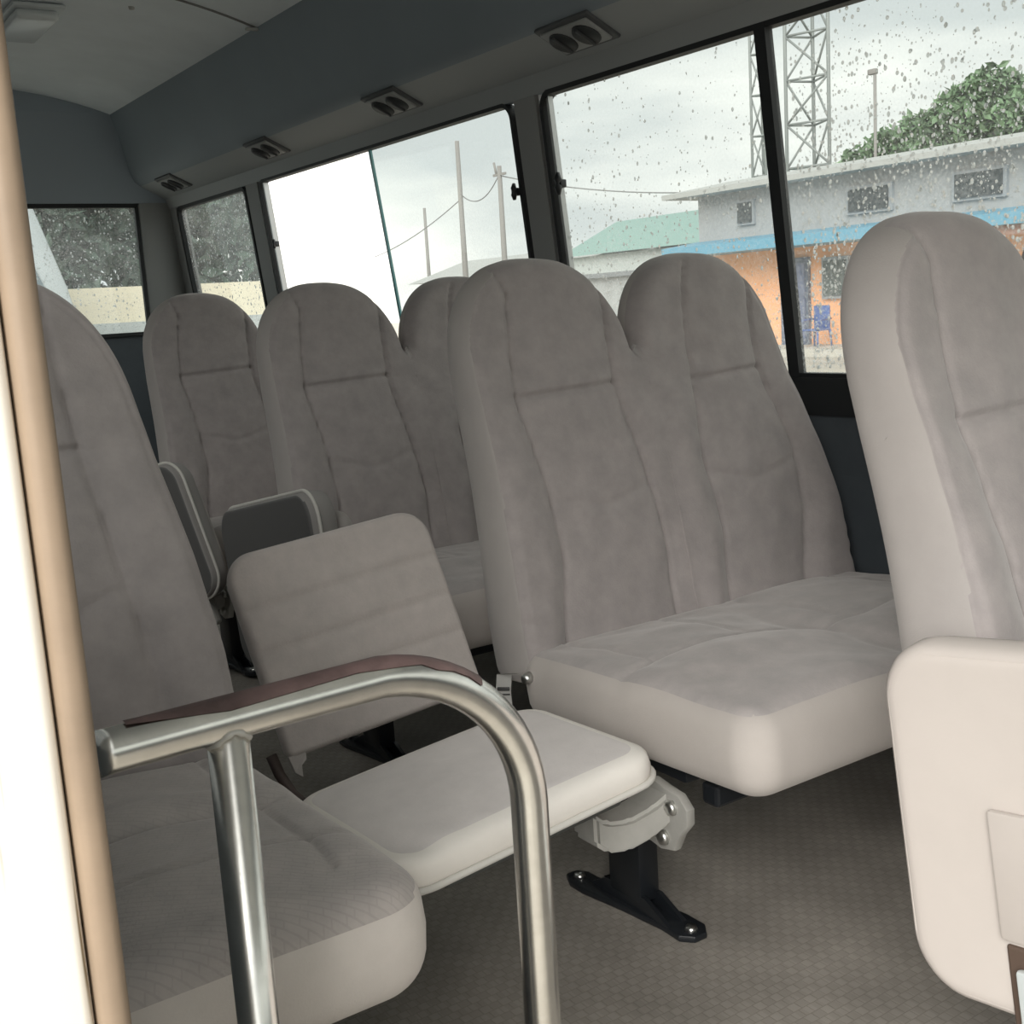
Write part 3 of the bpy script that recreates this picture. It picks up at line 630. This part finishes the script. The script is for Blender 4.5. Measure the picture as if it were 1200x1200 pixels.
def folded(label, loc, rx, L, Hh, m_face, full, dy=0):
    """folding seat tipped up on edge beside its bench; origin at centre of outer face bottom"""
    o = empty('folding_seat', loc, label, 'folding seat', 'folding aisle seats'); o.rotation_euler = (rx, 0, 0)
    me = pad('seat_pad', L / 2, Hh / 2, .062, .065, .022 if full else .012, 2.4, 50, 50, None, cap=.5)
    M = Matrix(((0, 0, -1, -.03), (-1, 0, 0, 0), (0, 1, 0, Hh / 2), (0, 0, 0, 1)))   # pad normal -> -x
    p = obj('seat_pad', me, [m_face, m_face if full else mat('grey_boxing', (.30, .285, .275), .85)], o); p.matrix_local = M
    me.polygons.foreach_set('use_smooth', [True] * len(me.polygons))
    if not full:
        bm = bmesh.new(); tube(bm, outline_path(L / 2 + .001, Hh / 2 + .001, .065, .012, 8), .004, 8, closed=True); obj('piping', bm, piping, p)
    b = obj('backrest', pad('backrest_folded', L / 2 - .02, Hh / 2 - .03, .045, .06, .02, 2.4, 30, 30, None, cap=.5), [cloth, cloth], o)
    b.matrix_local = Matrix(((0, 0, -1, .022), (-1, 0, 0, -.012 + dy), (0, 1, 0, Hh / 2 - .02), (0, 0, 0, 1)))
    bm = bmesh.new(); bx(bm, (.0, 0, -.03), (.03, L * .5, .09), .01); obj('hinge_plate', bm, castm, o)
    return o
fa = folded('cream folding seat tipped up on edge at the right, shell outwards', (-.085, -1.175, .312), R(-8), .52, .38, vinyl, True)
# raised cover and metal bracket recess in the cream shell
obj('shell_cover', smooth(bx(bmesh.new(), (-.0645, -.012, .155), (.010, .30, .13), .004), 40), vinyl, fa)
bm = bmesh.new(); bx(bm, (-.0605, .006, .042), (.008, .26, .085), .003); rc_ = obj('hinge_recess', bm, mat('brown_recess', (.09, .06, .045), .6), fa)
bm = bmesh.new(); bx(bm, (-.069, -.007, .030), (.010, .26, .07), .004); obj('hinge_metal', smooth(bm, 40), mat('bright_plate', (.75, .80, .80), .35, metal=.3), rc_)
bm = bmesh.new(); tube(bm, [(-.0575, x, y + .19) for x, y, z in outline_path(.247, .177, .055, 0, 8)], .0022, 6, closed=True); obj('edge_seam', bm, vinyl, fa)
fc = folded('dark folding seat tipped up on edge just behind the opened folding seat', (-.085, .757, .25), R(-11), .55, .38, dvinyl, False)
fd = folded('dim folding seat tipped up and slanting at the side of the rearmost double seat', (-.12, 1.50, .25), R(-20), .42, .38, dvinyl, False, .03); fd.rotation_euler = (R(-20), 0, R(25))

# ------------------------------------------------------------------ handrail
hr = empty('handrail', (-.857, -.9, 0), 'polished steel handrail with a bent end and worn maroon tape, by the door', 'handrail')
def loc(p): return (p[0] + .857, p[1] + .9, p[2])
pts = [(-.945, -.9, .7515), (-.935, -.9, .752), (-.857, -.9, .7535), (-.76, -.9, .755)]
cx, cz, rr = -.752, .622, .134
for k in range(1, 17):
    a = R(90 - 90 * k / 16); pts.append((cx + rr * math.cos(a) * 1.045, -.9, cz + rr * math.sin(a)))
pts += [(-.612, -.9, .45), (-.612, -.9, .012)]
bm = tube(bmesh.new(), [loc(p) for p in pts], .0155, 24); obj('top_rail', bm, steel, hr)
bm = tube(bmesh.new(), [loc((-.857, -.9, .752)), loc((-.857, -.9, .012))], .0147, 24); post = obj('post', bm, steel, hr)
wp = [loc((-.857 + .0147 * math.cos(a), -.9 + .0147 * math.sin(a), .7527 - math.sqrt(.0155 ** 2 - (.0147 * math.sin(a)) ** 2))) for a in [k * math.pi / 16 for k in range(32)]]
obj('weld', tube(bmesh.new(), wp, [.0016 + .0005 * (k % 3) for k in range(32)], 6, closed=True), castm, post)
for x in (-.857, -.612): obj('floor_flange', tube(bmesh.new(), [loc((x, -.9, 0)), loc((x, -.9, .012))], .04, 20), steel, hr)
# worn tape along the upper far side of the bar
bm = bmesh.new(); path = [p for p in pts if p[0] > -.93]; path = [(-.925, -.9, .753)] + path
rows = []
for i, p in enumerate(path):
    if p[0] > -.66: break
    a = V(path[max(0, i - 1)]); b = V(path[min(len(path) - 1, i + 1)]); t = (b - a).normalized(); nrm = V((-t.z, 0, t.x)); row = []
    wd = 44 + 6 * math.sin(i * 2.3) if 0 < i else 15
    for k in range(9):
        g = R(-20 + wd * (k / 8 * 2 - 1) + 15)
        row.append(bm.verts.new(V(loc(p)) + (nrm * math.cos(g) + V((0, 1, 0)) * math.sin(g)) * .0163))
    rows.append(row)
for A, B in zip(rows[:-1], rows[1:]):
    for k in range(8): bm.faces.new((A[k], B[k], B[k + 1], A[k + 1]))
bmesh.ops.recalc_face_normals(bm, faces=bm.faces); obj('worn_tape', smooth(bm), maroon, hr)

# ------------------------------------------------------------------ outside
GZ = -.82
bm = bmesh.new(); bx(bm, (20, 20, GZ - .1), (320, 320, .2)); struct('ground', bm, mat('pale_sandy_ground', (.42, .385, .33), .8, var=.15, vscale=.4), 'pale sandy yard outside the bus')
greyw = mat('grey_render', (.35, .355, .36), .8, var=.07, vscale=.6); orange = mat('orange_render', (.92, .46, .24), .8, var=.05, vscale=.5)
bluefas = mat('blue_fascia', (.13, .33, .46), .5); brownf = mat('brown_fascia', (.35, .2, .15), .7); dkwin = mat('dark_window', (.04, .05, .055), .3); winf = mat('grey_window_frame', (.3, .32, .34), .5)
roofm = mat('grey_sheet_roof', (.40, .41, .40), .6)
bd = empty('roadside_building', (25, 21, GZ), 'grey upper storey with blue awning over an orange shop wall, seen through the wet window', 'building')
def wl_(p): return V(p) - V((25, 21, GZ))
def part(name, c, s, m, par=bd, bev=0, base=(25, 21, GZ)): return obj(name, box(V(c) - V(base), s, bev), m, par)
part('lower_wall', (27.4, 17.2, .7), (4.4, 18.4, 3.04), orange); part('upper_wall', (27.3, 16.6, 3.05), (4.4, 19.4, 1.8), greyw)
bm = bmesh.new(); prism(bm, [wl_(p) for p in ((24.4, 27.2, 3.95), (24.4, 27.2, 4.10), (27.3, 27.2, 4.55), (30.4, 27.2, 4.10), (30.4, 27.2, 3.95))], (0, -21, 0)); obj('roof', bm, roofm, bd)
bm = bmesh.new(); prism(bm, [wl_(p) for p in ((23.7, 26.5, 2.14), (23.7, 26.5, 2.42), (25.3, 26.5, 2.62), (25.3, 26.5, 2.14))], (0, -20, 0)); obj('awning', bm, bluefas, bd)
part('fascia', (23.95, 12.9, 2.02), (.1, 7.6, .22), brownf)
for y in (24.2, 19.66, 16.35):
    f = part('window', (25.06, y, 3.3 if y > 24 else 3.22), (.12, .7 if y > 24 else 1.5, .72), winf)
    obj('pane', box(V((24.98, y, 3.3 if y > 24 else 3.22)) - V((25, 21, GZ)), (.06, .55 if y > 24 else 1.3, .58)), dkwin, f)
f = part('door', (25.15, 22.4, .55), (.14, 1.05, 2.6), mat('blue_grey_door', (.11, .13, .18), .6)); obj('door_leaf', box(V((25.06, 22.4, .5)) - V((25, 21, GZ)), (.06, .85, 2.4)), mat('door_curtain', (.14, .16, .24), .8, var=.3, vscale=3), f)
f = part('window', (25.15, 20.9, 1.22), (.14, .95, 1.15), winf); obj('pane', box(V((25.05, 20.9, 1.22)) - V((25, 21, GZ)), (.06, .75, .95)), mat('pale_dark_pane', (.09, .105, .10), .3), f)
f = part('window', (25.15, 17.5, 1.22), (.14, .95, 1.15), winf); obj('pane', box(V((25.05, 17.5, 1.22)) - V((25, 21, GZ)), (.06, .75, .95)), dkwin, f)
part('kerb', (24.2, 17, GZ + .1), (2.2, 19, .2), mat('pale_concrete', (.5, .47, .42), .8))
# blue plastic chair on the kerb
pc = empty('plastic_chair', (24.1, 20.75, GZ + .2), 'blue plastic armchair outside by the orange wall', 'chair'); bl = mat('blue_plastic', (.07, .12, .32), .4)
pc.scale = (1.2, 1.2, 1.1)
obj('seat', box((0, 0, .42), (.46, .48, .05), .02), bl, pc)
bm = bmesh.new(); bx(bm, (.22, 0, .72), (.05, .46, .58), .02); obj('backrest', smooth(bm, 40), bl, pc)
for x in (-.2, .22):
    for y in (-.23, .23): obj('leg', tube(bmesh.new(), [(x * 1.1, y * 1.1, 0), (x, y, .42)], [.022, .03], 8), bl, pc)
for y in (-.26, .26): obj('armrest', tube(bmesh.new(), [(-.22, y, .42), (-.24, y, .62), (-.15, y, .66), (.22, y, .68)], .028, 8), bl, pc)
# green-roofed shed further left
gs = empty('green_roof_shed', (41, 47, GZ), 'low building with a teal sheet roof, left of the grey two storey building', 'building')
obj('roof', prism(bmesh.new(), [(-1, -8, 4.45), (-1, -8, 4.3), (3.5, -8, 6.15), (3.6, -8, 6.0), (8, -8, 4.3), (8, -8, 4.45), (3.5, -8, 6.3)][1:], (0, 15, 0)), mat('teal_sheet', (.20, .33, .30), .5), gs)
obj('wall', box((3.5, -.5, 2.1), (8, 14, 4.3)), mat('pale_grey_render', (.46, .49, .48), .8), gs)
# dark parked bits in front
lw = empty('low_shed', (33, 38, GZ), 'low dark-roofed shed in front of the teal roofed building', 'building')
obj('wall', box((2, 0, 1.4), (4, 14, 2.8)), mat('grey_block', (.36, .37, .37), .8, var=.2, vscale=1), lw); obj('roof', box((2, 0, 2.9), (4.6, 14.6, .2)), mat('dark_sheet', (.2, .21, .22), .6), lw)
# houses to the left
hm = empty('grey_roof_house', (42, 62, GZ), 'pale house with a grey pitched roof behind the utility poles', 'building')
obj('wall', box((4, 2, 1.95), (8, 17, 3.9)), mat('pale_render', (.62, .62, .59), .8), hm)
obj('roof', prism(bmesh.new(), [(-1, -7.5, 3.7), (4, -7.5, 5.2), (9, -7.5, 3.7)], (0, 19, 0)), roofm, hm)
hm = empty('grey_roof_house', (46, 50.5, GZ), 'pale house with a low grey roof, right of the utility poles', 'building')
obj('wall', box((3, 0, 1.9), (6, 9, 3.8)), mat('pale_render', (.62, .62, .59), .8), hm)
obj('roof', prism(bmesh.new(), [(-1, -5, 3.7), (3, -5, 5.4), (7, -5, 3.7)], (0, 10, 0)), roofm, hm)
# tall white building seen through the open window
wb = empty('white_building', (12.65, 31, GZ), 'bright white building filling the open half of the second window', 'building')
obj('wall', box((0, 0, 3.0), (3.2, 7, 6.0)), mat('bright_white_render', (.93, .93, .91), .8), wb)
obj('parapet', box((0, 0, 6.1), (3.3, 7.1, .25)), mat('bright_white_render', (.93, .93, .91), .8), wb)
# utility poles and cables
polem = mat('grey_timber', (.25, .24, .23), .8)
plab = ['tall bare utility pole in the middle of the closed pane', 'utility pole with a short crossarm left of the window pillar', 'faint far utility pole nearest the open pane']
PP = [(40, 64.0, 11.4, .17, False), (40, 59.4, 9.3, .17, True), (44, 75.5, 8.4, .13, False)]
tops = []
for (x, y, z, r, arm), lb in zip(PP, plab):
    p = empty('utility_pole', (x, y, GZ), lb, 'pole', 'utility poles'); obj('pole', tube(bmesh.new(), [(0, 0, 0), (0, 0, z - GZ)], [r * 1.2, r * .8], 10), polem, p)
    if arm: obj('crossarm', box((0, 0, z - GZ - .5), (.12, 1.3, .14)), polem, p); obj('insulator', tube(bmesh.new(), [(0, .35, z - GZ - .45), (0, .55, z - GZ + .25)], .07, 8), polem, p)
    tops.append(V((x, y, z - .6)))
def cable(a, b, sag, lb):
    dv = (b - a).normalized(); a = a + dv * .22; b = b - dv * .22
    pts = [a.lerp(b, k / 20) + V((0, 0, -sag * 4 * (k / 20) * (1 - k / 20))) for k in range(21)]
    tag(obj('power_cable', tube(bmesh.new(), pts, .035, 6), mat('grey_cable', (.2, .2, .2), .6)), lb, 'cable', 'power cables')
cable(V((44, 92, 5.2)), tops[0] - V((0, 0, 3)), 1.0, 'thin cable running left from the tall bare pole'); cable(tops[0] - V((0, 0, 2.8)), tops[1], .8, 'thin cable between the two nearest poles'); cable(tops[1], V((46, 33, 6.3)), 1.2, 'thin cable running right from the pole with the crossarm')
# lattice masts
mastm = mat('galvanised_lattice', (.24, .26, .255), .6, metal=.1)
def mast(loc, c, h, step, lb, r):
    o = empty('lattice_mast', loc, lb, 'mast', 'lattice radio masts')
    n = len(c)
    for x, y in c: obj('leg', tube(bmesh.new(), [(x, y, 0), (x, y, h)], r, 6), mastm, o)
    z = 5.6; k = 0
    while z < h - .1:
        for i in range(n):
            a, b = c[i], c[(i + 1) % n]
            obj('crossbar', tube(bmesh.new(), [(*a, z), (*b, z)], r * .6, 5), mastm, o)
            q, t = (a, b) if k % 2 else (b, a)
            obj('brace', tube(bmesh.new(), [(*q, z), (*t, z + step)], r * .6, 5), mastm, o)
        z += step; k += 1
    return o
mast((45, 39.9, GZ), [(0, 1.1), (1.6, .75), (.6, -1.1)], 24, 2.1, 'wide steel lattice mast rising right of the window divider', .10)
mast((45, 43.0, GZ), [(0, .38), (.5, .1), (.2, -.36)], 24, 2.0, 'slim steel lattice mast just left of the window divider', .08)
# antenna pole beside the tree
ap = empty('antenna_pole', (36, 28.3, GZ), 'thin pole rising left of the tree above the grey roof', 'pole'); obj('pole', tube(bmesh.new(), [(0, 0, 0), (0, 0, 9.6)], .06, 8), polem, ap); obj('antenna_head', box((0, .1, 9.5), (.2, .35, .2), .03), polem, ap)
# trees: trunk + limbs + leaf clusters
leafm = {}
def tree(loc, blobs, nleaf, lsize, lb, col, trunk_h, tr=.22, group=None):
    o = empty('leafy_tree', loc, lb, 'tree', group)
    key = tuple(col)
    m = leafm.setdefault(key, mat('leaves_%d' % len(leafm), col, .6, var=.45, vscale=1.3, color2=[c * .55 for c in col]))
    bm = bmesh.new(); tube(bm, [(0, 0, 0), (.1, .05, trunk_h * .5), (0, 0, trunk_h)], [tr, tr * .8, tr * .55], 8)
    for (bx_, by_, bz_, br_) in blobs: tube(bm, [(0, 0, trunk_h * .8), (bx_ * .5, by_ * .5, (trunk_h * .8 + bz_) / 2 - .1), (bx_, by_, bz_)], [tr * .4, tr * .25, tr * .1], 6)
    obj('trunk', bm, mat('bark', (.16, .13, .10), .9), o)
    vol = np.array([b[3] ** 2 for b in blobs]); cnt = (vol / vol.sum() * nleaf).astype(int)
    C = []
    for b, n in zip(blobs, cnt):
        d = rng.normal(size=(n, 3)); d /= np.linalg.norm(d, axis=1)[:, None]; rr = b[3] * rng.uniform(.55, 1.0, n) ** .6
        bump = 1 + .18 * np.sin(d[:, 0] * 7 + b[0]) * np.sin(d[:, 2] * 6 + b[1])
        C.append(np.array(b[:3]) + d * (rr * bump)[:, None] * np.array([1, 1, .85]))
    C = np.concatenate(C); n = len(C)
    a = rng.normal(size=(n, 3)); a /= np.linalg.norm(a, axis=1)[:, None]; b2 = np.cross(a, rng.normal(size=(n, 3))); b2 /= np.linalg.norm(b2, axis=1)[:, None]
    s = lsize * rng.uniform(.6, 1.3, n)[:, None]; mid = np.cross(a, b2) * s * .18
    P = np.stack([C - a * s, C + b2 * s * .45 + mid, C + a * s, C - b2 * s * .45 + mid], 1).reshape(-1, 3)
    i = np.arange(n) * 4
    F = np.concatenate([np.stack([i, i + 1, i + 2], 1), np.stack([i, i + 2, i + 3], 1)])
    me = np_mesh('crown', P, F); me.polygons.foreach_set('use_smooth', [False] * len(me.polygons))
    c = obj('crown', me, m, o); c['kind'] = 'stuff'
    return o
tree((38, 24.6, GZ), [(0, .6, 7.2, 1.5), (0, 2.0, 6.6, 1.3), (.3, -1.2, 7.0, 1.5), (0, -3.0, 6.9, 1.4), (0, 3.4, 6.0, .9), (0, 1.4, 7.9, 1.0), (0, 4.6, 6.8, 1.0), (.2, 6.2, 6.5, .8), (0, 5.6, 6.0, .9), (.1, 3.2, 7.2, 1.0), (0, .2, 8.2, 1.1), (0, -4.6, 7.0, 1.3), (.4, 1.5, 7.8, .8), (0, -2.4, 7.9, .9), (0, -6.5, 7.2, 1.5)], 16000, .2, 'broad green tree above the grey roof beyond the wet window', (.15, .24, .13), 5.5)
dk = (.075, .115, .085)
for (x, y, lb, bl_) in ((1.7, 14.5, 'dark tree behind the cream wall in the back window', [(0, 0, 3.2, 1.1), (-.9, .2, 2.8, 1.0), (.7, .1, 2.6, 1.0), (.2, .2, 4.2, 1.0), (-.8, .3, 4.1, .9), (.6, .3, 3.9, .9), (0, 0, 1.8, 1.0)]), (5.3, 17.0, 'dark tree behind the cream wall in the rearmost side window', [(0, 0, 3.4, 1.3), (-.9, .2, 2.9, 1.1), (.4, .1, 2.7, 1.1), (.0, .2, 4.6, 1.1), (-.8, .4, 4.3, 1.1), (.3, .4, 4.2, 1.1), (0, 0, 1.8, 1.1)])):
    tree((x, y, GZ), bl_, 9000, .15, lb, dk, 2.6, .2, 'dark trees behind the back wall')
bw = empty('boundary_wall', (-.75, 10.2, GZ), 'low cream boundary wall behind the bus', 'wall'); obj('wall_face', box((0, 0, 1.13), (9, .25, 2.22)), mat('cream_render', (.86, .76, .58), .8, var=.06, vscale=1), bw); obj('plinth', box((0, -.16, .95), (9, .08, 1.9)), mat('pale_grey_plinth', (.55, .57, .56), .8), bw)
# white van parked behind
vn = empty('parked_van', (-.6, 8.4, GZ), 'white van parked behind the bus at the left of the back window', 'van')
pf = [(-2.6, .35), (-2.6, 2.3), (-2.3, 2.85), (1.5, 2.95), (1.72, 2.9), (1.80, 2.82), (1.99, 2.19), (2.12, 1.5), (2.15, .35)]
obj('body', smooth(prism(bmesh.new(), [(x, 0, z) for x, z in pf], (0, 1.7, 0), .05), 35), mat('silver_white_paint', (.50, .53, .54), .4), vn)
obj('side_window', prism(bmesh.new(), [(.55, -.012, 2.0), (.55, -.012, 2.62), (1.35, -.012, 2.65), (1.68, -.012, 2.5), (1.86, -.012, 2.05)], (0, .012, 0)), mat('van_glass', (.16, .20, .22), .15), vn)
obj('windscreen', prism(bmesh.new(), [(1.82, .15, 2.76), (1.98, .15, 2.23), (1.98, 1.55, 2.23), (1.82, 1.55, 2.76)], (.012, 0, .010)), mat('van_glass', (.16, .20, .22), .15), vn)
for x in (-1.7, 1.4): obj('wheel', tube(bmesh.new(), [(x, -.03, .34), (x, .2, .34)], .34, 24), rubber, vn)
